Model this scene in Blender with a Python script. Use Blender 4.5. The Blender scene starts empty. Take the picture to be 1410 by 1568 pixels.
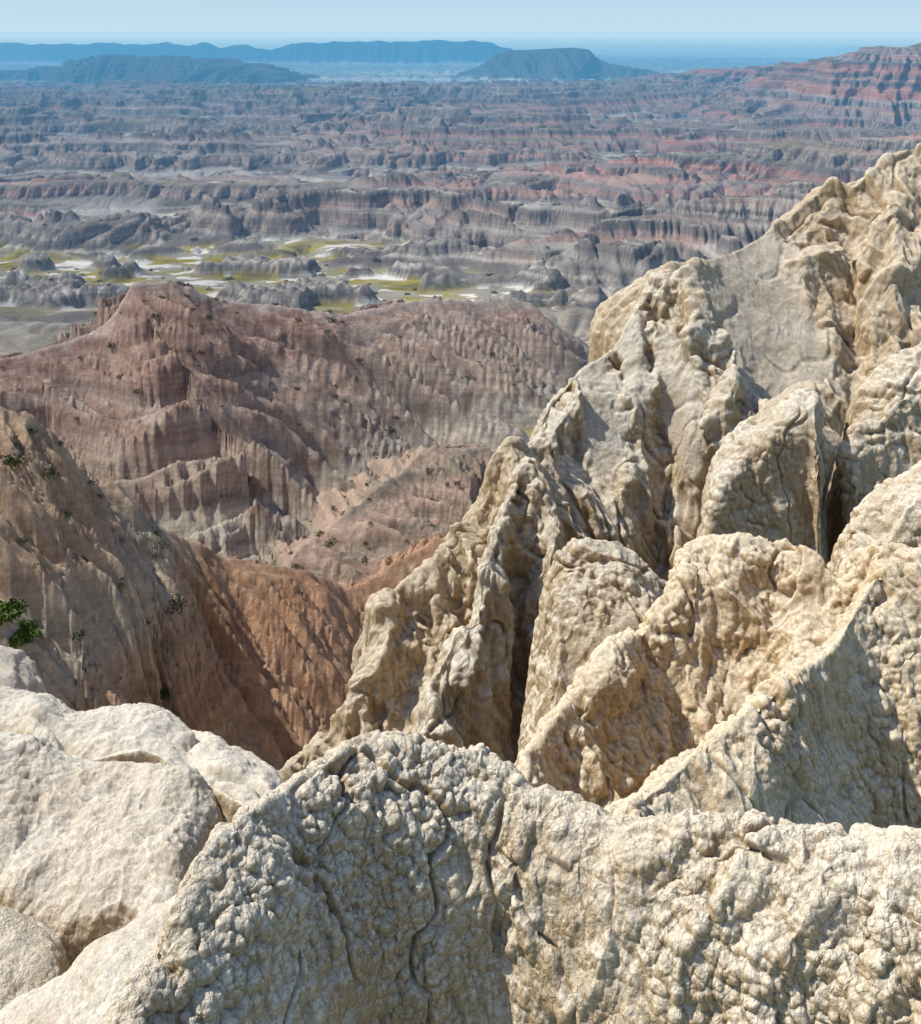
import bpy, math, time
import numpy as np
from mathutils import Vector
T0=time.time()
CAMZ=120.0
K=1568.0
rng=np.random.default_rng(11)

# ------------------------------------------------------------------ noise
_a=rng.uniform(0,2*math.pi,256); GX=np.cos(_a); GY=np.sin(_a)
_g=rng.normal(size=(256,3)); _g/=np.linalg.norm(_g,axis=1)[:,None]
JT=rng.uniform(0.1,0.9,(1024,3))
def h2(i,j):
    h=(i*73856093)^(j*19349663); h&=0x7fffffff
    h=((h^(h>>13))*1274126177)&0x7fffffff
    return h^(h>>15)
def h3(i,j,k):
    h=(i*73856093)^(j*19349663)^(k*83492791); h&=0x7fffffff
    h=((h^(h>>13))*1274126177)&0x7fffffff
    return h^(h>>15)
def chunked(f):
    def w(*a,**kw):
        n=max(np.size(q) for q in a)
        a=[np.broadcast_to(np.asarray(q,dtype=np.float64),(n,)) for q in a]
        if n<=60000: return f(*a,**kw)
        outs=[f(*[q[i:i+60000] for q in a],**kw) for i in range(0,n,60000)]
        if isinstance(outs[0],tuple): return tuple(np.concatenate([o[k] for o in outs]) for k in range(len(outs[0])))
        return np.concatenate(outs)
    return w
@chunked
def p2(x,y):
    xi=np.floor(x).astype(np.int64); yi=np.floor(y).astype(np.int64)
    fx=x-xi; fy=y-yi
    u=fx*fx*fx*(fx*(fx*6-15)+10); v=fy*fy*fy*(fy*(fy*6-15)+10)
    def g(a,b):
        h=h2(xi+a,yi+b)&255
        return GX[h]*(fx-a)+GY[h]*(fy-b)
    n0=g(0,0)*(1-u)+g(1,0)*u; n1=g(0,1)*(1-u)+g(1,1)*u
    return (n0*(1-v)+n1*v)*1.5
@chunked
def p3(x,y,z):
    xi=np.floor(x).astype(np.int64); yi=np.floor(y).astype(np.int64); zi=np.floor(z).astype(np.int64)
    fx=x-xi; fy=y-yi; fz=z-zi
    s=lambda t:t*t*t*(t*(t*6-15)+10)
    u=s(fx);v=s(fy);w=s(fz)
    def g(a,b,c):
        G=_g[h3(xi+a,yi+b,zi+c)&255]
        return G[:,0]*(fx-a)+G[:,1]*(fy-b)+G[:,2]*(fz-c)
    L=lambda a,b,t:a+(b-a)*t
    return L(L(L(g(0,0,0),g(1,0,0),u),L(g(0,1,0),g(1,1,0),u),v),L(L(g(0,0,1),g(1,0,1),u),L(g(0,1,1),g(1,1,1),u),v),w)*1.5
@chunked
def worley(x,y,z):
    xi=np.floor(x).astype(np.int64); yi=np.floor(y).astype(np.int64); zi=np.floor(z).astype(np.int64)
    fx=x-xi; fy=y-yi; fz=z-zi
    f1=np.full(x.shape,9.0)
    for a in(-1,0,1):
        for b in(-1,0,1):
            for c in(-1,0,1):
                J=JT[h3(xi+a,yi+b,zi+c)&1023]
                d=(J[:,0]+a-fx)**2+(J[:,1]+b-fy)**2+(J[:,2]+c-fz)**2
                f1=np.minimum(f1,d)
    return f1
def fbm2(x,y,o=4):
    s=0;a=1;t=0
    for i in range(o):
        s=s+a*p2(x+13.7*i,y-9.1*i); t+=a; a*=.5; x=x*2.03; y=y*2.03
    return s/t*1.4
def fbm3(x,y,z,o=3):
    s=0;a=1;t=0
    for i in range(o):
        s=s+a*p3(x+3.7*i,y-9.1*i,z+5.3*i); t+=a; a*=.55; x=x*2.03; y=y*2.03; z=z*2.03
    return s/t*1.4
def vn(n): return np.clip(np.abs(n)*2.3,0,1)
def sst(a,b,x):
    t=np.clip((x-a)/(b-a),0,1); return t*t*(3-2*t)

# image pixel offsets (across, below horizon) and assumed depth -> metres from the camera
def from_px(e,d,r): return (e*r/K, r, -d*r/K)

def catmull(P,t):
    n=P.shape[0]
    i=np.clip(np.floor(t).astype(int),0,n-2); f=(t-i).reshape((-1,)+(1,)*(P.ndim-1))
    a=P[np.maximum(i-1,0)];b=P[i];c=P[i+1];d=P[np.minimum(i+2,n-1)]
    return .5*((2*b)+(c-a)*f+(2*a-5*b+4*c-d)*f*f+(3*b-a-3*c+d)*f**3)

def grid_mesh(name,X,mat,col=None):
    N,M=X.shape[:2]
    me=bpy.data.meshes.new(name)
    V=X.reshape(-1,3).astype(np.float32).copy(); V[:,2]+=CAMZ
    idx=np.arange(N*M,dtype=np.int32).reshape(N,M)
    q=np.stack([idx[:-1,:-1],idx[1:,:-1],idx[1:,1:],idx[:-1,1:]],-1).reshape(-1,4)
    me.vertices.add(len(V)); me.vertices.foreach_set('co',V.ravel())
    me.loops.add(q.size); me.loops.foreach_set('vertex_index',q.ravel())
    me.polygons.add(len(q)); me.polygons.foreach_set('loop_start',np.arange(0,q.size,4,dtype=np.int32))
    me.polygons.foreach_set('use_smooth',np.ones(len(q),dtype=bool))
    me.update(calc_edges=True)
    if col is not None:
        ca=me.color_attributes.new(name='Col',type='FLOAT_COLOR',domain='POINT')
        c4=np.ones((len(V),4),dtype=np.float32); c4[:,:3]=col
        ca.data.foreach_set('color',c4.ravel())
    me.materials.append(mat)
    ob=bpy.data.objects.new(name,me); bpy.context.scene.collection.objects.link(ob)
    return ob

# ------------------------------------------------------------------ materials
class NT:
    def __init__(s,name):
        s.m=bpy.data.materials.new(name); s.m.use_nodes=True; s.t=s.m.node_tree; s.t.nodes.clear()
        s.out=s.n('ShaderNodeOutputMaterial')
    def n(s,k,**kw):
        o=s.t.nodes.new(k)
        for a,b in kw.items(): setattr(o,a,b)
        return o
    def l(s,a,b): s.t.links.new(a,b)
    def mapped(s,scale):
        g=s.n('ShaderNodeNewGeometry'); m=s.n('ShaderNodeMapping'); m.inputs['Scale'].default_value=scale
        s.l(g.outputs['Position'],m.inputs['Vector']); return m.outputs[0]
    def noise(s,scale,detail=5,rough=.6,dist=0):
        o=s.n('ShaderNodeTexNoise'); s.l(s.mapped(scale),o.inputs['Vector'])
        o.inputs['Scale'].default_value=1; o.inputs['Detail'].default_value=detail; o.inputs['Roughness'].default_value=rough
        o.inputs['Distortion'].default_value=dist
        return o.outputs['Fac']
    def crust(s,scale):
        nz=s.n('ShaderNodeTexNoise'); s.l(s.mapped((scale*.7,)*3),nz.inputs['Vector']); nz.inputs['Scale'].default_value=1; nz.inputs['Detail'].default_value=3
        ad=s.n('ShaderNodeVectorMath',operation='MULTIPLY_ADD'); s.l(nz.outputs['Color'],ad.inputs[0]); ad.inputs[1].default_value=(1.8,1.8,1.8); s.l(s.mapped((scale,scale,scale*.8)),ad.inputs[2])
        o=s.n('ShaderNodeTexVoronoi',feature='DISTANCE_TO_EDGE'); s.l(ad.outputs[0],o.inputs['Vector']); o.inputs['Scale'].default_value=1
        v=s.rng(o.outputs['Distance'],0,.2,0,1)
        m=s.rng(s.noise((scale*.13,)*3,3,.6),.45,.70,0,1)      # only in patches
        return s.math('MAXIMUM',v,m)
    def rng(s,v,a,b,c,d):
        o=s.n('ShaderNodeMapRange'); s.l(v,o.inputs[0])
        for i,q in zip((1,2,3,4),(a,b,c,d)): o.inputs[i].default_value=q
        return o.outputs[0]
    def math(s,op,a,b=None):
        o=s.n('ShaderNodeMath',operation=op)
        for i,q in enumerate((a,b)):
            if q is None: continue
            if isinstance(q,(int,float)): o.inputs[i].default_value=q
            else: s.l(q,o.inputs[i])
        return o.outputs[0]
    def mix(s,f,a,b,mode='MIX'):
        o=s.n('ShaderNodeMix',data_type='RGBA',blend_type=mode)
        for i,q in ((0,f),(6,a),(7,b)):
            if isinstance(q,(int,float)): o.inputs[i].default_value=q
            elif isinstance(q,tuple): o.inputs[i].default_value=(*q,1)
            else: s.l(q,o.inputs[i])
        return o.outputs[2]
    def scale(s,c,v):
        o=s.n('ShaderNodeVectorMath',operation='SCALE'); s.l(c,o.inputs[0]); s.l(v,o.inputs['Scale']); return o.outputs[0]

def rock_mat(name,top,side,dark,bs=1.0,bd=0.05,crk=.3,cs=9.):
    t=NT(name)
    g=t.n('ShaderNodeNewGeometry')
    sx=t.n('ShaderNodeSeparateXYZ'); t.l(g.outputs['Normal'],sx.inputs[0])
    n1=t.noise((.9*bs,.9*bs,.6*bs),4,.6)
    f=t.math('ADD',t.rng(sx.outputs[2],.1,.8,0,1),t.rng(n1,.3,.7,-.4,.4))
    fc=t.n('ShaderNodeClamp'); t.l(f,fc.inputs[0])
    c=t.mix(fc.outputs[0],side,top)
    n2=t.noise((.35*bs,.35*bs,1.6*bs),3,.55,.4)
    c=t.mix(t.rng(n2,.5,.75,0,.55),c,dark)
    a=t.n('ShaderNodeVertexColor',layer_name='Col')
    sr=t.n('ShaderNodeSeparateColor'); t.l(a.outputs[0],sr.inputs[0])
    c=t.mix(t.math('MULTIPLY',sr.outputs[0],.45),c,(.66,.62,.55))
    gr=t.noise((16*bs,16*bs,16*bs),6,.8)
    c=t.scale(c,t.rng(gr,.25,.75,.70,1.26))
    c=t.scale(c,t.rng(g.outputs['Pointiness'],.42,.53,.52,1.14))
    b=t.n('ShaderNodeBsdfDiffuse'); b.inputs[1].default_value=.6
    hb=t.math('ADD',t.noise((8*bs,8*bs,6*bs),5,.78),t.math('MULTIPLY',t.noise((38*bs,38*bs,38*bs),3,.7),.35))
    if crk>0:
        cr=t.crust(cs)
        c=t.scale(c,t.rng(cr,0,1,1-.5*crk,1.02))
        hb=t.math('ADD',hb,t.math('MULTIPLY',cr,crk))
    t.l(c,b.inputs[0])
    bp=t.n('ShaderNodeBump'); bp.inputs['Strength'].default_value=1.0; bp.inputs['Distance'].default_value=bd
    t.l(hb,bp.inputs['Height']); t.l(bp.outputs[0],b.inputs['Normal'])
    t.l(b.outputs[0],t.out.inputs[0]); return t.m

def paint_haze(t,shader):  # blue air haze painted into the material as distance-based glow, lifting shadows
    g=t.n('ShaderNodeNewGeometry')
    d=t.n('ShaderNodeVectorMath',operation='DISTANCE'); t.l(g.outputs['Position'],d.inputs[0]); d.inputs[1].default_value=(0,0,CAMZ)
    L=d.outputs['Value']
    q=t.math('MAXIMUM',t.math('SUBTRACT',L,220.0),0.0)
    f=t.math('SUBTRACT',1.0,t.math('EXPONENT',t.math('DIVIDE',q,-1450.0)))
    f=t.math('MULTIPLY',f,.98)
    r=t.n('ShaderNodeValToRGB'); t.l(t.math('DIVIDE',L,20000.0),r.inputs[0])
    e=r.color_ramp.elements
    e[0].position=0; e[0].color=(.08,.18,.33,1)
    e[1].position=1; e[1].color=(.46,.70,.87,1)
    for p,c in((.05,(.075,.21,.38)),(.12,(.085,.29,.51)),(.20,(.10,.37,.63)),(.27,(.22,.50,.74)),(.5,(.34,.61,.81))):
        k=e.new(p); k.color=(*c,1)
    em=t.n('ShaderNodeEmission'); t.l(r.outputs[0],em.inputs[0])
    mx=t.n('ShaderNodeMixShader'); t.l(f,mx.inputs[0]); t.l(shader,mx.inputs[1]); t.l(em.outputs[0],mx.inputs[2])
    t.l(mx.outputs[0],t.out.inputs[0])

def terrain_mat():
    t=NT('badlands_clay')
    a=t.n('ShaderNodeVertexColor',layer_name='Col')
    c=t.scale(a.outputs[0],t.rng(t.noise((1.1,1.1,1.1),5,.75),.25,.75,.70,1.30))
    c=t.scale(c,t.rng(t.noise((.010,.010,.6),4,.7,.2),.3,.7,.76,1.26))
    b=t.n('ShaderNodeBsdfDiffuse'); t.l(c,b.inputs[0]); b.inputs[1].default_value=.5
    h=t.noise((.8,.8,.45),6,.8)
    bp=t.n('ShaderNodeBump'); bp.inputs['Strength'].default_value=1.; bp.inputs['Distance'].default_value=.9
    t.l(h,bp.inputs['Height']); t.l(bp.outputs[0],b.inputs['Normal'])
    paint_haze(t,b.outputs[0]); return t.m

def leaf_mat(name,c1,c2):
    t=NT(name)
    c=t.mix(t.rng(t.noise((2.,2.,2.),3,.6),.35,.65,0,1),c1,c2)
    b=t.n('ShaderNodeBsdfDiffuse'); t.l(c,b.inputs[0])
    paint_haze(t,b.outputs[0]); return t.m

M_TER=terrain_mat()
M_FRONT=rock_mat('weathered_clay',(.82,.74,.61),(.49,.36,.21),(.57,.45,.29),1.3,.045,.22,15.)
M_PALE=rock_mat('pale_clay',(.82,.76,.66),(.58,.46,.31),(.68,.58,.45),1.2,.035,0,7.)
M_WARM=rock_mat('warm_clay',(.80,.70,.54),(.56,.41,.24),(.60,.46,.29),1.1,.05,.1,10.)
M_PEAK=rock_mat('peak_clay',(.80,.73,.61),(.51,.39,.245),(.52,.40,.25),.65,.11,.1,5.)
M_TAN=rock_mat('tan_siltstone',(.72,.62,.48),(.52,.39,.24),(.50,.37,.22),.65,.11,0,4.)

# ------------------------------------------------------------------ terrain height field
def ridge(x,y,z,pts,slope,R,A=3.,L=12.,shear=0.,crest=1.0,k=2.0,warp=.12,long=12.,fs=1.,gs0=.7):
    P=catmull(np.array(pts,float),np.linspace(0,len(pts)-1,(len(pts)-1)*5+1))
    bb=(x>P[:,0].min()-R)&(x<P[:,0].max()+R)&(y>P[:,1].min()-R)&(y<P[:,1].max()+R)
    I=np.nonzero(bb)[0]; w=np.zeros(x.shape); Dout=np.full(x.shape,1e6)
    if len(I)==0: return z,w,Dout
    X=x[I]; Y=y[I]
    wx=fbm2(X/(L*3),Y/(L*3),2)*L*warp*3; wy=fbm2(X/(L*3)+50,Y/(L*3)+31,2)*L*warp*3
    Xw=X+wx; Yw=Y+wy
    best=np.full(X.shape,1e12); s=np.zeros(X.shape); zc=np.zeros(X.shape); acc=0
    for i in range(len(P)-1):
        a=P[i];b=P[i+1]; dx,dy=b[0]-a[0],b[1]-a[1]; l2=dx*dx+dy*dy; l=math.sqrt(l2)
        t=np.clip(((Xw-a[0])*dx+(Yw-a[1])*dy)/l2,0,1)
        d=(Xw-a[0]-t*dx)**2+(Yw-a[1]-t*dy)**2
        m=d<best
        best=np.where(m,d,best); s=np.where(m,acc+t*l,s); zc=np.where(m,a[2]+t*(b[2]-a[2]),zc); acc+=l
    D=np.sqrt(best)
    q=(s-shear*D)/L; dd=D/(L*long)
    g=np.abs(p2(q+.1*p2(X/L,Y/L),dd+5))*1.7
    g=1-np.clip(g,0,1)                         # sharp spurs
    g2=vn(p2(q*2.3+9+.2*p2(X/L*1.7,Y/L*1.7),dd*2.4))
    g3=vn(p2(q*5.1+3+.25*p2(X/L*3,Y/L*3),dd*6)); g4=vn(p2(q*11+3+.3*p2(X/L*6,Y/L*6),dd*14))
    gr=sst(0,L*1.6,D); gs=sst(0,L*gs0,D)
    zr=zc+crest*(p2(s/(L*.9),.3+0*s)+.35*p2(s/(L*.3),.7+0*s)+.2*p2(s/(L*.1),.7+0*s))-slope*D+gr*A*(g-.55)+gs*A*fs*(.36*(g2-.5)+.19*(g3-.5)+.10*(g4-.5))
    zz=z[I]; h=np.clip(.5+.5*(zr-zz)/k,0,1)
    z=z.copy(); z[I]=zz+(zr-zz)*h+k*h*(1-h)*.5
    w[I]=h; Dout[I]=D
    return z,w,Dout
def from_px_list(l): return [from_px(*p) for p in l]
def strat(z,x,y,th,seed):
    t=z+1.6*fbm2(x/70+seed,y/70,2)
    return p2(t/th,seed+0*t), p2(t/(th*.37)+20,seed+0*t)
def lerp(a,b,t): return a*(1-t[:,None])+np.asarray(b)*t[:,None]

def terrain(x,y,want_col=True):
    z=np.interp(y,[0,30,60,100,170,260,330,430,600,3000,2e5],[-30,-50,-80,-93,-96,-97,-107,-115,-118,-120,-122])
    yv=y+110*sst(-20,130,x)+36*fbm2(x/60,y/50,3)-44*(1-sst(-110,-30,x))
    far=sst(460,525,yv)*(1-sst(1900,2350,y))
    mid=sst(300,335,y)*(1-sst(385,425,y-60*sst(0,60,x)))
    near=sst(120,150,y)*(1-sst(270,310,y))
    plain=sst(2150,2500,y)
    z=z+near*(3.5*vn(fbm2(x/22,y/22,4))-1.5)+mid*((4+5*sst(0,60,x))*vn(fbm2(x/60,y/45,4))*.8-2+(1+2*sst(0,60,x))*vn(p2(x/12,y/20)))
    z=z+(1-near)*.8*fbm2(x/30,y/30,2)
    fm=sst(395,425,y)*(1-far)*sst(.22,.48,fbm2(x/50+3,y/28+2,3))
    z=z+fm*(5+2*vn(p2(x/9,y/9))+1.2*vn(p2(x/4,y/5)))
    z=z+plain*5*fbm2(x/900,y/900,3)
    I=far>0
    xf=x[I]; yf=y[I]
    wx=xf+34*fbm2(xf/170,yf/150,4); wy=yf+34*fbm2(xf/170+9,yf/150+4,4)
    P=.50+.9*fbm2(wx/430,wy/125,3)+.18*fbm2(wx/90,wy/60,2)
    env=24+8*sst(700,1200,yf)-8*sst(1500,2100,yf)
    H=env*np.clip(P,0,1.35)
    dx_=wx+.5*wy
    am=.5+.9*sst(-.4,.4,fbm2(xf/210+4,yf/150,2))
    gl=np.abs(p2(dx_/50,wy/75))*1.9; gl2=vn(p2((wx-.4*wy)/19+3,wy/44)); gl3=vn(p2((wx+.3*wy)/8.+3,wy/24)); gl4=vn(p2(xf/3.2,yf/9))
    H=H+sst(0,8,H)*(am*9*(.45-np.clip(gl,0,1))-3.4*(1-gl2)*am-1.8*(1-gl3)-.8*(1-gl4))
    z=z.copy(); z[I]=z[I]+far[I]*np.maximum(H,-1)
    kw=dict(R=170,k=4.)
    z,_,_=ridge(x,y,z,from_px_list([(-300,282,600),(-200,282,600),(50,288,590),(300,296,570),(600,312,535)]),.55,A=6,L=20,shear=-.3,crest=3,**kw)
    z,_,_=ridge(x,y,z,from_px_list([(-900,228,690),(-500,225,710),(-200,233,700),(50,240,700)]),.5,A=7,L=24,shear=-.5,crest=4,**kw)
    z,_,_=ridge(x,y,z,from_px_list([(-1000,160,960),(-400,158,1000),(0,155,1000),(400,145,1000),(700,140,980)]),.45,A=10,L=32,shear=.5,crest=5,**kw)
    z,w1,_=ridge(x,y,z,from_px_list([(1000,125,700),(620,165,740),(470,175,780),(300,192,800),(120,205,820),(-80,225,840)]),.45,A=9,L=26,shear=.6,crest=4,**kw)
    z,w1b,_=ridge(x,y,z,from_px_list([(1000,225,500),(620,232,510),(400,258,520),(250,290,520),(100,320,500)]),.55,A=6,L=18,shear=.3,crest=3,**kw)
    z,w2,_=ridge(x,y,z,from_px_list([(170,92,2000),(285,68,1900),(395,58,1780),(495,51,1620),(545,49,1500),(595,30,1350),(700,21,1250),(950,16,1120)]),.42,R=420,A=24,L=60,shear=.4,crest=5,k=5)
    z,w3,_=ridge(x,y,z,from_px_list([(560,75,1350),(500,110,1200),(430,140,1050),(330,165,950)]),.5,R=300,A=14,L=36,crest=4,k=5)
    z,w3b,_=ridge(x,y,z,from_px_list([(420,80,1700),(250,95,1500),(100,118,1350),(-60,130,1300)]),.45,R=300,A=12,L=36,shear=.4,crest=4,k=5)
    z,w4,_=ridge(x,y,z,from_px_list([(-950,84,2050),(-500,82,2050),(-100,82,2050),(100,78,2050),(300,80,2050)]),.4,R=420,A=12,L=50,crest=6,k=5)
    z,w5,_=ridge(x,y,z,from_px_list([(-1000,66,2500),(-650,58,2450),(-600,43,2450),(-545,37,2450),(-450,40,2400),(-365,42,2400),(-300,58,2300),(-250,78,2250)]),.28,R=420,A=26,L=70,shear=.4,crest=6,k=6)
    z,w6,_=ridge(x,y,z,from_px_list([(-20,68,2600),(30,50,2600),(60,33,2600),(120,28,2600),(185,26,2600),(215,42,2600),(240,52,2550),(310,64,2500)]),.42,R=420,A=22,L=60,shear=.2,crest=2,k=6)
    z,w7,_=ridge(x,y,z,from_px_list([(-1300,17,3900),(-900,19,3900),(-440,18,3900),(-420,25,3900),(-390,16,3900),(-365,24,3900),(-330,21,3900),(-300,28,3900),(-240,18,3900),(-100,15,3900),(30,14,3900),(62,23,3900),(110,36,3900),(180,55,3900)]),.8,R=300,A=22,L=75,crest=3,k=6)
    z,w8,_=ridge(x,y,z,from_px_list([(230,35,5200),(285,30,5200),(330,36,5200)]),.5,R=500,A=10,L=80,crest=2,k=6)
    z,w9,_=ridge(x,y,z,from_px_list([(540,25,5600),(590,16,5600),(640,22,5600)]),.4,R=500,A=10,L=80,crest=2,k=6)
    m=sst(480,550,yv)*(1-sst(3000,3300,y))
    h=9.5; t=(z+2.5*fbm2(x/150,y/120,2))/h; fr=t-np.floor(t)
    z=z+m*.55*h*(sst(.3,.85,fr)-fr)
    bench=m*(1-sst(.25,.4,fr)*(1-sst(.8,.95,fr)))
    # valley mounds, pink ridge, saddle, orange ridge
    z,wm,_=ridge(x,y,z,from_px_list([(-250,810,176),(-130,705,194),(-60,648,205),(20,640,212),(110,690,206),(200,700,210)]),.5,R=45,A=3.6,L=8,shear=.4,crest=1.2,k=1.,fs=1.4)
    z,wm2,_=ridge(x,y,z,from_px_list([(-420,745,190),(-330,752,192),(-270,770,188)]),.5,R=30,A=2.4,L=7,crest=.6,k=1.,fs=1.4)
    z,wq,_=ridge(x,y,z,from_px_list([(-200,448,300),(-60,455,300),(100,480,300),(190,520,300)]),.6,R=40,A=4,L=8,shear=.4,crest=1,k=1.,fs=1.4)
    z,wp,Dp=ridge(x,y,z,from_px_list([(-1300,560,182),(-900,530,204),(-705,503,217),(-630,485,223),(-555,455,228),(-515,405,231),(-490,385,233.5),(-415,386,239.5),(-340,412,246),(-275,424,252),(-145,424,265),(55,407,288),(135,438,298),(195,480,306)]),.57,R=85,A=10,L=15,shear=.95,crest=1.1,k=1.2,fs=1.05,gs0=.75,long=11)
    z,wo,Do=ridge(x,y,z,from_px_list([(-1400,490,97),(-1000,545,109),(-705,578,120.3),(-640,598,123),(-615,615,124.1),(-570,668,126.2),(-540,688,127.6),(-505,694,129.2),(-450,762,131.9),(-365,803,136.3),(-275,828,141.3),(-165,850,148),(-105,815,152),(-55,780,156),(20,760,161)]),.80,R=75,A=3.8,L=7.,shear=.8,crest=1.,k=1.,warp=.12,fs=1.4,gs0=.6,long=9)
    z,ws,_=ridge(x,y,z,[(1,3,-9),(2.6,8,-9.8),(6,15,-12),(8,22,-14.5),(10,32,-19),(16,42,-19),(26,52,-14),(45,60,-10)],1.1,R=70,A=1.4,L=4,crest=.3,k=1)
    z,ws2,_=ridge(x,y,z,[(-9,3,-11),(-6.5,8,-11.5),(-4.5,11,-13)],1.1,R=60,A=1,L=4,crest=.3,k=1)
    z=z+(1-sst(300,400,y))*.28*fbm2(x/2.5,y/2.5,4)
    if not want_col: return z,None
    n=len(x)
    b1,b2=strat(z,x,y,4.2,1.3)
    c=np.tile(np.array([.33,.30,.27]),(n,1))
    c=lerp(c,(.17,.15,.14),sst(.05,.35,-b1)*.7)
    c=lerp(c,(.66,.61,.54),sst(.08,.4,b2)*.65)
    pk=np.clip(sst(-.1,.5,fbm2(x/420+3,y/420+8,2)+.9*sst(-250,250,x)-.2)+.4,0,1)*sst(480,680,y)
    c=lerp(c,(.52,.30,.245),pk*.8*sst(-.3,.2,b1))
    c=lerp(c,(.54,.265,.20),np.clip(w2*.75+w3*.65+w3b*.6+w1*.6+w1b*.4,0,1)*sst(-.35,.2,b1))
    c=lerp(c,(.66,.62,.56),bench*.5*(1-.6*pk)*sst(-.3,.2,fbm2(x/70+5,y/50,3)))  # sunlit look of flat benches painted into the vertex colour
    low=1-sst(-115.6,-112.3,z)
    gn=fbm2(x/40,y/16,4); gn2=fbm2(x/18+40,y/8,4)
    fl=sst(395,420,y)*(1-sst(520,590,yv))*low
    c=lerp(c,(.42,.39,.32),fl)
    c=lerp(c,(.42,.34,.06),fl*sst(-.08,.07,gn)*(1-sst(50,90,x))*(.6+.4*sst(-.2,.2,gn2)))
    c=lerp(c,(.15,.15,.05),fl*sst(.22,.36,gn)*(1-sst(50,100,x))*.6)
    c=lerp(c,(.92,.89,.82),fl*sst(-.02,.08,gn2)*(1-sst(-.08,.03,gn)))
    fl2=sst(560,640,y)*(1-sst(2100,2400,y))*(1-sst(-117,-111,z))
    c=lerp(c,(.70,.68,.62),fl2*sst(-.1,.25,fbm2(x/90,y/40,3))*.85)
    c=lerp(c,(.22,.23,.10),sst(600,800,y)*sst(.22,.36,fbm2(x/160+70,y/110,4))*.5*bench)
    c=lerp(c,(.62,.68,.66),plain)
    c=lerp(c,(.95,.97,.93),plain*sst(-.05,.2,fbm2(x/1500,y/500,4)))
    c=lerp(c,(.16,.17,.18),np.clip(w5+w6+w7,0,1)*.9)
    # near valley
    nv=1-sst(370,405,y)
    base=np.tile(np.array([.44,.40,.33]),(n,1))
    s1,s2=strat(z,x,y,2.2,5.1)
    base=lerp(base,(.60,.57,.50),sst(.1,.5,s1)*.7)
    base=lerp(base,(.36,.28,.22),sst(.1,.5,-s1)*.6)
    base=lerp(base,(.34,.30,.06),(1-sst(-96,-93.,z))*sst(-.05,.1,fbm2(x/11+9,y/11,4))*sst(150,170,y)*(1-sst(300,320,y)))
    base=lerp(base,(.58,.42,.33),np.clip(wm*.85,0,1)*sst(-.5,.2,s1))
    zt=z+1.5*fbm2(x/25,y/25,3)+s1*1.5
    pink=np.tile(np.array([.56,.52,.45]),(n,1))
    pink=lerp(pink,(.50,.41,.34),sst(-91,-85,zt))
    pink=lerp(pink,(.45,.31,.255),sst(-83,-77,zt))
    pink=lerp(pink,(.58,.51,.44),sst(-78,-76.5,zt)*(1-sst(-75,-73.5,zt))*.6)
    pink=lerp(pink,(.62,.50,.43),sst(.05,.35,s2)*.55)
    pink=lerp(pink,(.31,.195,.16),sst(.05,.35,-s1)*.6)
    pink=lerp(pink,(.64,.57,.52),(1-sst(.6,2.6,Dp+2.5*fbm2(x/5,y/5,3)))*.6)
    base=lerp(base,pink,np.maximum(wp,wq))
    zo=z+2.5*fbm2(x/18,y/18,3)-.10*(x+40)
    og=np.tile(np.array([.60,.38,.25]),(n,1))
    og=lerp(og,(.61,.345,.21),sst(.1,.6,s1)*.6)
    og=lerp(og,(.60,.45,.33),sst(-74,-66,zo))
    og=lerp(og,(.62,.57,.48),sst(-67,-64,zo)*(1-sst(-60,-56,zo))*.85)
    og=lerp(og,(.68,.50,.35),sst(-57,-50,zo)*sst(-.3,.3,s2))
    og=lerp(og,(.72,.55,.42),sst(.1,.5,s2)*.4)
    base=lerp(base,og,wo)
    c=lerp(c,base,nv)
    c=lerp(c,(.45,.36,.24),np.clip(ws+ws2,0,1))
    return z,np.clip(c,0,1)

ys=np.concatenate([np.geomspace(4,60,110,endpoint=False),np.geomspace(60,430,680,endpoint=False),np.geomspace(430,3000,760,endpoint=False),np.geomspace(3000,4300,70,endpoint=False),np.geomspace(4300,180000,90)])
tt=np.concatenate([np.linspace(-1.1,-.56,60,endpoint=False),np.linspace(-.56,.56,940),np.linspace(.56,1.1,61)[1:]])
Yg,Tg=np.meshgrid(ys,tt,indexing='ij'); Xg=Yg*Tg
zf,cf=terrain(Xg.ravel(),Yg.ravel())
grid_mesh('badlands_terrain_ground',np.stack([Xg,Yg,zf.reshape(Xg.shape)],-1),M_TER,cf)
print('terrain',time.time()-T0)

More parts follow.
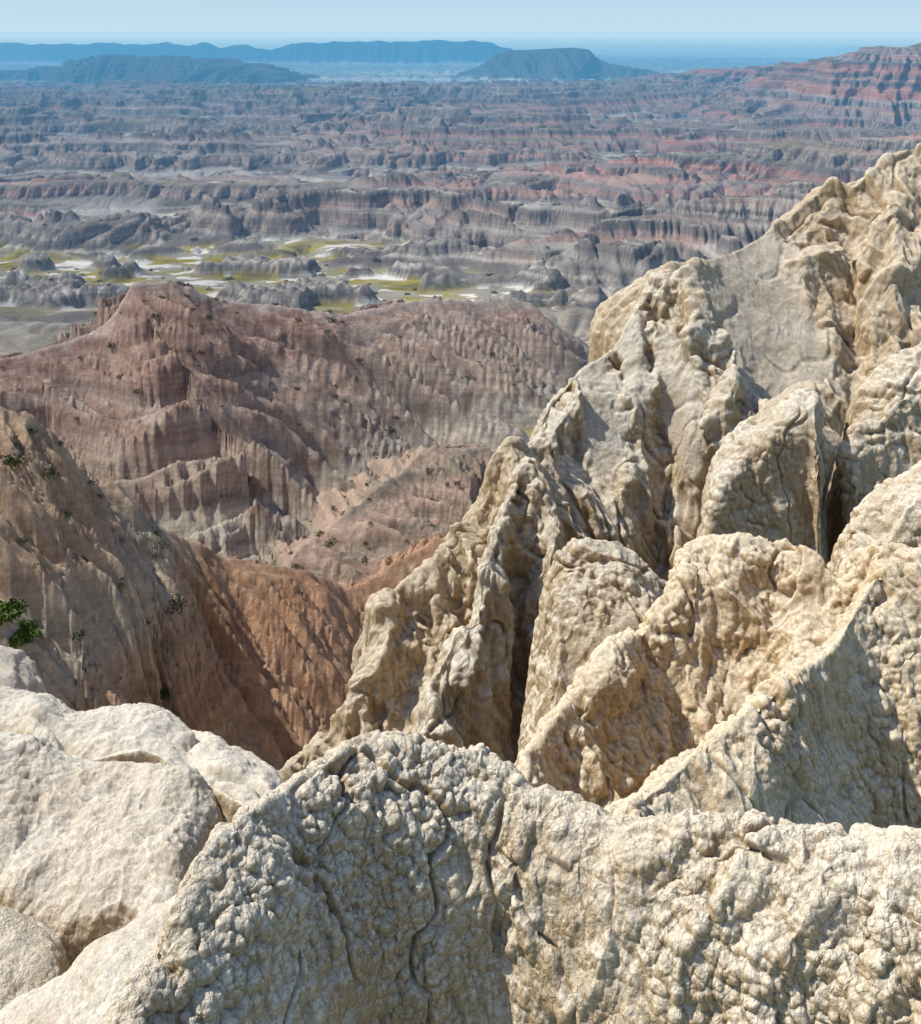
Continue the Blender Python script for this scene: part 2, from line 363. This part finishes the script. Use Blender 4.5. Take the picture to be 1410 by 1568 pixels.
# ------------------------------------------------------------------ foreground rock masses
def blur(A,w):
    for ax in (0,1):
        w_=min(w,A.shape[ax]//3)
        P=np.concatenate([np.repeat(np.take(A,[0],ax),w_+1,ax),A,np.repeat(np.take(A,[-1],ax),w_,ax)],ax)
        c=np.cumsum(P,ax); n=A.shape[ax]
        A=(np.take(c,np.arange(2*w_+1,2*w_+1+n),ax)-np.take(c,np.arange(0,n),ax))/(2*w_+1)
    return A
def normals(X,b=0):
    du=np.gradient(X,axis=1); dv=np.gradient(X,axis=0)
    n=np.cross(dv,du); n/=np.maximum(np.linalg.norm(n,axis=2,keepdims=True),1e-9)
    if b: n=blur(n,b); n/=np.maximum(np.linalg.norm(n,axis=2,keepdims=True),1e-9)
    return n
def patch(name,mat,crest,rows,back,M,N,big=None,flute=None,lumps=(),crack=None,fine=None,seed=0.,calm=(),lm=(.1,1.),rill=None):
    C=np.array(crest,float)  # crest points: image pixel offsets and assumed depth
    P=np.stack([C[:,0]*C[:,2]/K,C[:,2],-C[:,1]*C[:,2]/K],-1)
    R=[]
    a=P.copy(); a[:,1]+=2.4*back; a[:,2]-=4.5*back; R.append(a)
    a=P.copy(); a[:,1]+=.7*back; a[:,2]-=.7*back; R.append(a)
    R.append(P)
    for (de,dd,dr) in rows:
        e=C[:,0]+de; d=C[:,1]+dd; r=C[:,2]-dr
        R.append(np.stack([e*r/K,r,-d*r/K],-1))
    G=np.array(R)
    def samp(Q,n,wt=None):
        l=np.linalg.norm(np.diff(Q,axis=0),axis=1)+1e-6
        if wt is not None: l=l*wt
        l=np.concatenate([[0],np.cumsum(l)])
        return np.interp(np.linspace(0,l[-1],n),l,np.arange(len(l)))
    wt=np.ones(len(R)-1); wt[0]=.12; wt[1]=.7; wt[-1]=.5
    tr=samp(G[:,G.shape[1]//2],N,wt)
    G=catmull(G,tr)
    G=np.swapaxes(catmull(np.swapaxes(G,0,1),samp(P,M)),0,1)
    att=(.35+.65*sst(2.0,3.3,tr))[:,None]*np.ones((1,M)); att=att.ravel()
    cm=np.zeros(N*M)
    gx,gy,gz=[G[:,:,i].ravel() for i in range(3)]
    for (e,d,r,rx,rz) in calm:
        px,py,pz=from_px(e,d,r)
        wq_=.5*fbm3(gx/rx*.9,gy/rx*.9,gz/rx*.5,3)
        cm=np.maximum(cm,1-sst(.45,1.25,((gx-px)/rx)**2+((gz-pz)/rz)**2+wq_))
    n0=normals(G,12)
    sg=-1 if np.mean(n0[int(N*.5):,:,1])>0 else 1
    def disp(G,f,b): return G+sg*normals(G,b)*f.reshape(N,M,1)
    x,y,z=[G[:,:,i].ravel()+seed for i in range(3)]
    f=np.zeros(x.shape)
    if big:
        L,A=big; f+=A*fbm3(x/L,y/L,z/L,3)*att
    if flute:
        L,A=flute
        wx=x+.3*L*p3(x/L,y/L,z/L); wy=y+.3*L*p3(x/L+9,y/L,z/L)
        q=1-vn(p3(wx/L,wy/L,z/(L*4.5)))
        q2=vn(p3(wx/L*2.3+4,wy/L*2.3,z/(L*2.6)))
        q3=1-vn(p3(wx/L*5.3+4,wy/L*5.3,z/(L*1.2)))
        f+=att*A*((q-.45)+.36*(q2-.5)+.18*(q3-.5))
    G=disp(G,f*(1-.8*cm),14)
    x,y,z=[G[:,:,i].ravel()+seed for i in range(3)]
    f=np.zeros(x.shape)
    if crack:
        L,A,w=crack
        for k_ in range(2):
            nn=p3(x/L+k_*17,y/L,z/(L*2.4)); nn=nn+.2*p3(x/L*3,y/L*3+k_*5,z/L*3)
            f-=A*np.exp(-(nn/w)**2)*sst(-.1,.15,p3(x/L*.8+5,y/L*.8,z/L*.8+k_*9))
    msk=sst(-.3,.3,fbm3(x/1.4+9,y/1.4,z/1.4,3))*(lm[1]-lm[0])+lm[0]
    if rill:
        L,A=rill
        wx=x+.4*L*p3(x/L*.7,y/L*.7,z/L*.5)
        r1=1-vn(p3(wx/L,y/L,z/(L*4.)+3)); r2=vn(p3(wx/L*2.4,y/L*2.4,z/(L*1.4)+3))
        f+=A*((r1-.5)+.4*(r2-.5))*(1.2-.5*msk)
    for i,(L,A) in enumerate(lumps):
        wx=x+.5*L*p3(x/L*.8,y/L*.8+5,z/L*.8); wz=z+.5*L*p3(x/L*.8+5,y/L*.8,z/L*.8)
        f1=worley(wx/L+i*7.7,y/L,wz/(L*1.1))
        f+=A*msk*(1-np.minimum(f1*1.9,1.6))
    if fine:
        L,A=fine; f+=A*fbm3(x/L,y/L,z/L,5)
    G=disp(G,f*(1-.6*cm),2)
    return grid_mesh(name,G,mat,np.stack([cm,cm*0,cm*0],-1))

def Z(us,ds,rs): return list(zip(us,ds,rs))
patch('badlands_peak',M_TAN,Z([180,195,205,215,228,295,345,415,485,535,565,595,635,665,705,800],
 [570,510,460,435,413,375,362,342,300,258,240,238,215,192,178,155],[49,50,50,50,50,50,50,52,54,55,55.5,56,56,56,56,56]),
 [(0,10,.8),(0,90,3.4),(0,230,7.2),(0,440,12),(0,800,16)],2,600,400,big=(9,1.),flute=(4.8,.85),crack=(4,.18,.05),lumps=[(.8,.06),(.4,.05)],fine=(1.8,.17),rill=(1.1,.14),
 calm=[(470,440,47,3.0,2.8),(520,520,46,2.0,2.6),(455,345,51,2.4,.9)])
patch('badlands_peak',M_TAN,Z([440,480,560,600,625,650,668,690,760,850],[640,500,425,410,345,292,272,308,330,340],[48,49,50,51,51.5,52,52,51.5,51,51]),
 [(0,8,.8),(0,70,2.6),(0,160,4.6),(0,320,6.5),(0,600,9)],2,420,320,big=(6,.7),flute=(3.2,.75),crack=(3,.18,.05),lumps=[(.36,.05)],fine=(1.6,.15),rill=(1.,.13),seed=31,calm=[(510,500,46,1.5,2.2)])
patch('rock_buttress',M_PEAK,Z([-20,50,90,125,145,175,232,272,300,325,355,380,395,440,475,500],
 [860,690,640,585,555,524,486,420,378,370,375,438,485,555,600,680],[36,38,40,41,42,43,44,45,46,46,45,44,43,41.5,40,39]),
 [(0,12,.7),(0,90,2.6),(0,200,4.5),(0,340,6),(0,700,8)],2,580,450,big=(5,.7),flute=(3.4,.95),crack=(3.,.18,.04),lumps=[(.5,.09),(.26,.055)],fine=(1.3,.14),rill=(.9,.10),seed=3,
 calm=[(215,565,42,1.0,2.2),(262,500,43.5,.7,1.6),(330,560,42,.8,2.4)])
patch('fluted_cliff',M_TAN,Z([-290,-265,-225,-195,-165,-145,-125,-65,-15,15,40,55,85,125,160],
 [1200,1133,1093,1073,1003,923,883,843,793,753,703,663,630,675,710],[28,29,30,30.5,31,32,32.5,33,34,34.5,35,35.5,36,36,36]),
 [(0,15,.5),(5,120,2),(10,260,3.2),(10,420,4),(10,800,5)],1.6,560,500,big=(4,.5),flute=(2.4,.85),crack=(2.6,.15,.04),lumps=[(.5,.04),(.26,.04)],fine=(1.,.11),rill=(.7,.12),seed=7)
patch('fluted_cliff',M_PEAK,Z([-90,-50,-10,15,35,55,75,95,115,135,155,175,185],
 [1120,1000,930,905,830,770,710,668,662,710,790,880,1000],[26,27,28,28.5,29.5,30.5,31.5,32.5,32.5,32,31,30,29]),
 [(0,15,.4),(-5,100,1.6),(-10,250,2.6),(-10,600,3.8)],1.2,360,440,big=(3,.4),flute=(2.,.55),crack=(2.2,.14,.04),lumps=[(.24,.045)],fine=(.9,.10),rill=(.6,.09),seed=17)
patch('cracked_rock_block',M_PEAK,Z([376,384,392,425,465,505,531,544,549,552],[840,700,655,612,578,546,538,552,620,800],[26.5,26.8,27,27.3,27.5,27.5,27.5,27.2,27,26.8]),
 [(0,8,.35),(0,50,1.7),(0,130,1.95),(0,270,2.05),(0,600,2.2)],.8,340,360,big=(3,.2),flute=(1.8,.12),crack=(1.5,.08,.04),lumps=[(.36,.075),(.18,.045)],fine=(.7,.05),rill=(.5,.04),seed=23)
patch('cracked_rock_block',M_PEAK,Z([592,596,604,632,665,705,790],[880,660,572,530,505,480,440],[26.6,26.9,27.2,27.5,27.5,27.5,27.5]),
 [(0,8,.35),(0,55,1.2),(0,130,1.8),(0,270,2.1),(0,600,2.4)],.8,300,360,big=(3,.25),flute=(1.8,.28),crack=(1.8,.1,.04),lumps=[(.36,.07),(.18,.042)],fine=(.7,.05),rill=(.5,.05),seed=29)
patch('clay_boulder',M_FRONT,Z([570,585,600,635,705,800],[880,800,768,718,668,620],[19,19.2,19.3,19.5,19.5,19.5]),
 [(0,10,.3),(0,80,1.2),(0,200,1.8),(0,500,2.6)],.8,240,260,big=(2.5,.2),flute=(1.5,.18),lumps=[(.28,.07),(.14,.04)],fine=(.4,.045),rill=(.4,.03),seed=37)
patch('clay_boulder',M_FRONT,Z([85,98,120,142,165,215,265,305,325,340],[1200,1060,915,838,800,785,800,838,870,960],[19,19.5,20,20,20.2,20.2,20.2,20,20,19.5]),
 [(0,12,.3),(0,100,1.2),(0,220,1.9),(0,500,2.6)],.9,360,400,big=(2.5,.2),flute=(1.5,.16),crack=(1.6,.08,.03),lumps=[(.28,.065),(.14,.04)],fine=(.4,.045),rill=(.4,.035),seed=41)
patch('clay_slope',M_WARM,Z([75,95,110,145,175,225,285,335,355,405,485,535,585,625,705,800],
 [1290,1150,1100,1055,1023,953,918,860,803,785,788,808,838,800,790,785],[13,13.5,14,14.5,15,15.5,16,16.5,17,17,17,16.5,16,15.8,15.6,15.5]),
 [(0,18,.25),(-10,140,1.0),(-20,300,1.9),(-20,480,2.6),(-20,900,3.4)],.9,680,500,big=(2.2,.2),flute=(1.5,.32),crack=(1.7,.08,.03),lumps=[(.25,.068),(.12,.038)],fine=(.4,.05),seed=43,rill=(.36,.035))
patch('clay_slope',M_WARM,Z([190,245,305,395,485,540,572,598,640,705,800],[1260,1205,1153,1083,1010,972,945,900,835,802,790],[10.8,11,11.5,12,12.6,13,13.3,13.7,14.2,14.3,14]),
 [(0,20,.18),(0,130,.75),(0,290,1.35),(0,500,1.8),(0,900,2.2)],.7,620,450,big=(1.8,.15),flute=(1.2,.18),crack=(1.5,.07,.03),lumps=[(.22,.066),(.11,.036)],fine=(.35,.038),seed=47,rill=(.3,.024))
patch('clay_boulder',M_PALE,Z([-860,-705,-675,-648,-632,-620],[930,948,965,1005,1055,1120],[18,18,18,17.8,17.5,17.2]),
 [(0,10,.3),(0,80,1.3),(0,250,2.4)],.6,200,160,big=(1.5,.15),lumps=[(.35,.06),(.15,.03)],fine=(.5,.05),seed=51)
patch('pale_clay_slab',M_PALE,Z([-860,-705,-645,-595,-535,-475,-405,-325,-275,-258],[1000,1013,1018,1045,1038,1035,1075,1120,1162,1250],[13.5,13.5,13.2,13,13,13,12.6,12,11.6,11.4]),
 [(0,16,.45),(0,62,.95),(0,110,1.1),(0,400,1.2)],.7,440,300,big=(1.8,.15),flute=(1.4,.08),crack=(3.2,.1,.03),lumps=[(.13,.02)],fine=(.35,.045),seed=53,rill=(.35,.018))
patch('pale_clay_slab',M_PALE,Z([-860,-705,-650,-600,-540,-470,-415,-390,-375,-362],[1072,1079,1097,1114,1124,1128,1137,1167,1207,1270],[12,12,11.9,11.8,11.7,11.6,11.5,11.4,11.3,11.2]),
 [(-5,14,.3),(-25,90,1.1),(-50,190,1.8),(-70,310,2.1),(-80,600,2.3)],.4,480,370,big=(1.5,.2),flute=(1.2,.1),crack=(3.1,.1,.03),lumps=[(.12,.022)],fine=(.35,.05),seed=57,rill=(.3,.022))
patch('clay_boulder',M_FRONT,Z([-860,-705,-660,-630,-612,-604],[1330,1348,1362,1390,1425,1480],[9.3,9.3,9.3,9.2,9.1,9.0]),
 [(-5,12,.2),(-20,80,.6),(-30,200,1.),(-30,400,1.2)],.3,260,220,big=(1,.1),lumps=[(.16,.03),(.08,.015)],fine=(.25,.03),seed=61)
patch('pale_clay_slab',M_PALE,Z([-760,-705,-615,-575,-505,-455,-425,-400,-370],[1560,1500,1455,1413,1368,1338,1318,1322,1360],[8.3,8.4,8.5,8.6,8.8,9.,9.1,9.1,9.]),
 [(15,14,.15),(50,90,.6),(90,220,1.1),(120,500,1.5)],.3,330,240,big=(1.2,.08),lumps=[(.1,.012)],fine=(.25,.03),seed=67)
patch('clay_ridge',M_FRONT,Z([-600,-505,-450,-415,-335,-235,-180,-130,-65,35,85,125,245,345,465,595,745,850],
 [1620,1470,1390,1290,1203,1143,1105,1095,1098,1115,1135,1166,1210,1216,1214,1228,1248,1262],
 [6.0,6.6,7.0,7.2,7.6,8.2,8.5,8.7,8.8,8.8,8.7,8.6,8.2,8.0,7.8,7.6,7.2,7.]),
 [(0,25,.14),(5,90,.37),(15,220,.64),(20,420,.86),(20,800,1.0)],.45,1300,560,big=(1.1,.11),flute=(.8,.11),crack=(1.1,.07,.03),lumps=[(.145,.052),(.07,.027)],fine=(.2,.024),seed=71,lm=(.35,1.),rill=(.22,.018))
print('rocks',time.time()-T0)

# ------------------------------------------------------------------ shrubs
def shrubs(name,mat,places,leaf=70):
    V=[];F=[]
    r=np.random.default_rng(5)
    for (x,y,z,s) in places:
        for _ in range(leaf):
            th=r.uniform(0,2*math.pi); ph=math.acos(r.uniform(0,1)); q=r.uniform(.3,1)**.6*(1+.2*math.sin(3*th+x))
            c=np.array([math.cos(th)*math.sin(ph)*q*s,math.sin(th)*math.sin(ph)*q*s,math.cos(ph)*q*s*.75])+np.array([x,y,z])
            a=r.normal(size=3); a/=np.linalg.norm(a); b=np.cross(a,r.normal(size=3)); b/=np.linalg.norm(b)
            w=s*r.uniform(.08,.17)
            i=len(V); V+= [c-a*w,c+b*w*.6,c+a*w,c-b*w*.6]; F.append((i,i+1,i+2,i+3))
        for _ in range(4):
            th=r.uniform(0,6.28); t=np.array([math.cos(th)*.5*s,math.sin(th)*.5*s,.55*s]); o=np.array([x,y,z-.1*s]); w=np.array([.03*s,0,0])
            i=len(V); V+=[o-w,o+w,o+t+w*.3,o+t-w*.3]; F.append((i,i+1,i+2,i+3))
    V=[(p[0],p[1],p[2]+CAMZ) for p in V]
    me=bpy.data.meshes.new(name); me.from_pydata(V,[],F); me.update(); me.materials.append(mat)
    ob=bpy.data.objects.new(name,me); bpy.context.scene.collection.objects.link(ob)
def zat(p):
    p=np.array(p,float); z,_=terrain(p[:,0],p[:,1],False); return z
r=np.random.default_rng(3)
pts=[];sz=[]
def sc(n,e0,e1,y0,y1,s0,s1):
    for _ in range(n):
        y=r.uniform(y0,y1); e=r.uniform(e0,e1); pts.append((e*y/K,y)); sz.append(s0+(s1-s0)*r.uniform()**2)
sc(170,-705,190,203,262,.5,1.8)
sc(24,-700,-420,103,126,.4,1.0)
sc(55,-260,140,168,215,.6,1.6)
sc(70,-720,160,425,500,1.0,3.)
sc(110,-720,500,540,900,1.2,3.2)
for e,rr,s in [(-460,112,1.6),(-560,121,1.3),(-470,128,1.2),(-465,124,1.3),(-435,119,1.4),(-630,117,1.3),(-690,115,1.5),(-580,112,1.),(-250,246,2.1),(-420,225,1.7),(-45,225,2.2),(-270,240,2.),(-460,232,1.9)]:
    pts.append((e*rr/K,rr)); sz.append(s)
zz=zat(pts)
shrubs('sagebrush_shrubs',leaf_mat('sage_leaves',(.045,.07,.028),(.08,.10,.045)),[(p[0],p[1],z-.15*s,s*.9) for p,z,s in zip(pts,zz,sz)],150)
pts2=[(-44.8,101),(-42.9,100.5),(-46,98.5),(-43.8,103),(-43.5,98.5)]
z2=zat(pts2)
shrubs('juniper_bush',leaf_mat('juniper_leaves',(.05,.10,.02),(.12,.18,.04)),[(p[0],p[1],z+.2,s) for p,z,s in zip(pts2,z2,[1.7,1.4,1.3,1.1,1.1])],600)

# ------------------------------------------------------------------ light, sky, camera
el=math.radians(51); az=math.radians(-82)   # clockwise from +Y
S=Vector((math.sin(az)*math.cos(el),math.cos(az)*math.cos(el),math.sin(el)))
sd=bpy.data.lights.new('sun','SUN'); sd.energy=4.8; sd.angle=math.radians(.5); sd.color=(1,.94,.83)
so=bpy.data.objects.new('sun',sd); so.rotation_euler=S.to_track_quat('Z','Y').to_euler(); so.location=(0,0,300)
bpy.context.scene.collection.objects.link(so)
w=bpy.data.worlds.new('World'); bpy.context.scene.world=w; w.use_nodes=True
nt=w.node_tree; bg=nt.nodes['Background']; sk=nt.nodes.new('ShaderNodeTexSky'); sk.sky_type='NISHITA'; sk.sun_disc=False
sk.sun_elevation=el; sk.sun_rotation=az%(2*math.pi); sk.air_density=1.0; sk.dust_density=1.4; sk.ozone_density=1.0; sk.altitude=800
tc=nt.nodes.new('ShaderNodeTexCoord'); sp=nt.nodes.new('ShaderNodeSeparateXYZ'); nt.links.new(tc.outputs['Generated'],sp.inputs[0])
mr=nt.nodes.new('ShaderNodeMapRange'); nt.links.new(sp.outputs[2],mr.inputs[0])
for i,q in zip((1,2,3,4),(0.0,.22,.95,0)): mr.inputs[i].default_value=q
rp=nt.nodes.new('ShaderNodeMapRange'); nt.links.new(sp.outputs[2],rp.inputs[0])
for i,q in zip((1,2,3,4),(0.0,.05,0,1)): rp.inputs[i].default_value=q
m1=nt.nodes.new('ShaderNodeMix'); m1.data_type='RGBA'; nt.links.new(rp.outputs[0],m1.inputs[0])
m1.inputs[6].default_value=(4.8,6.7,7.9,1); m1.inputs[7].default_value=(3.8,5.9,8.1,1)
m2=nt.nodes.new('ShaderNodeMix'); m2.data_type='RGBA'; nt.links.new(mr.outputs[0],m2.inputs[0])
nt.links.new(sk.outputs[0],m2.inputs[6]); nt.links.new(m1.outputs[2],m2.inputs[7])
nt.links.new(m2.outputs[2],bg.inputs[0]); bg.inputs[1].default_value=.115
cd=bpy.data.cameras.new('camera'); co=bpy.data.objects.new('camera',cd); bpy.context.scene.collection.objects.link(co)
cd.sensor_fit='VERTICAL'; cd.sensor_height=24; cd.lens=24; cd.shift_y=-737/K
cd.clip_start=.1; cd.clip_end=500000
co.location=(0,0,CAMZ); co.rotation_euler=(math.radians(90),0,0)
sc_=bpy.context.scene; sc_.camera=co
sc_.view_settings.view_transform='Standard'; sc_.view_settings.look='None'; sc_.view_settings.exposure=0
print('done',time.time()-T0)
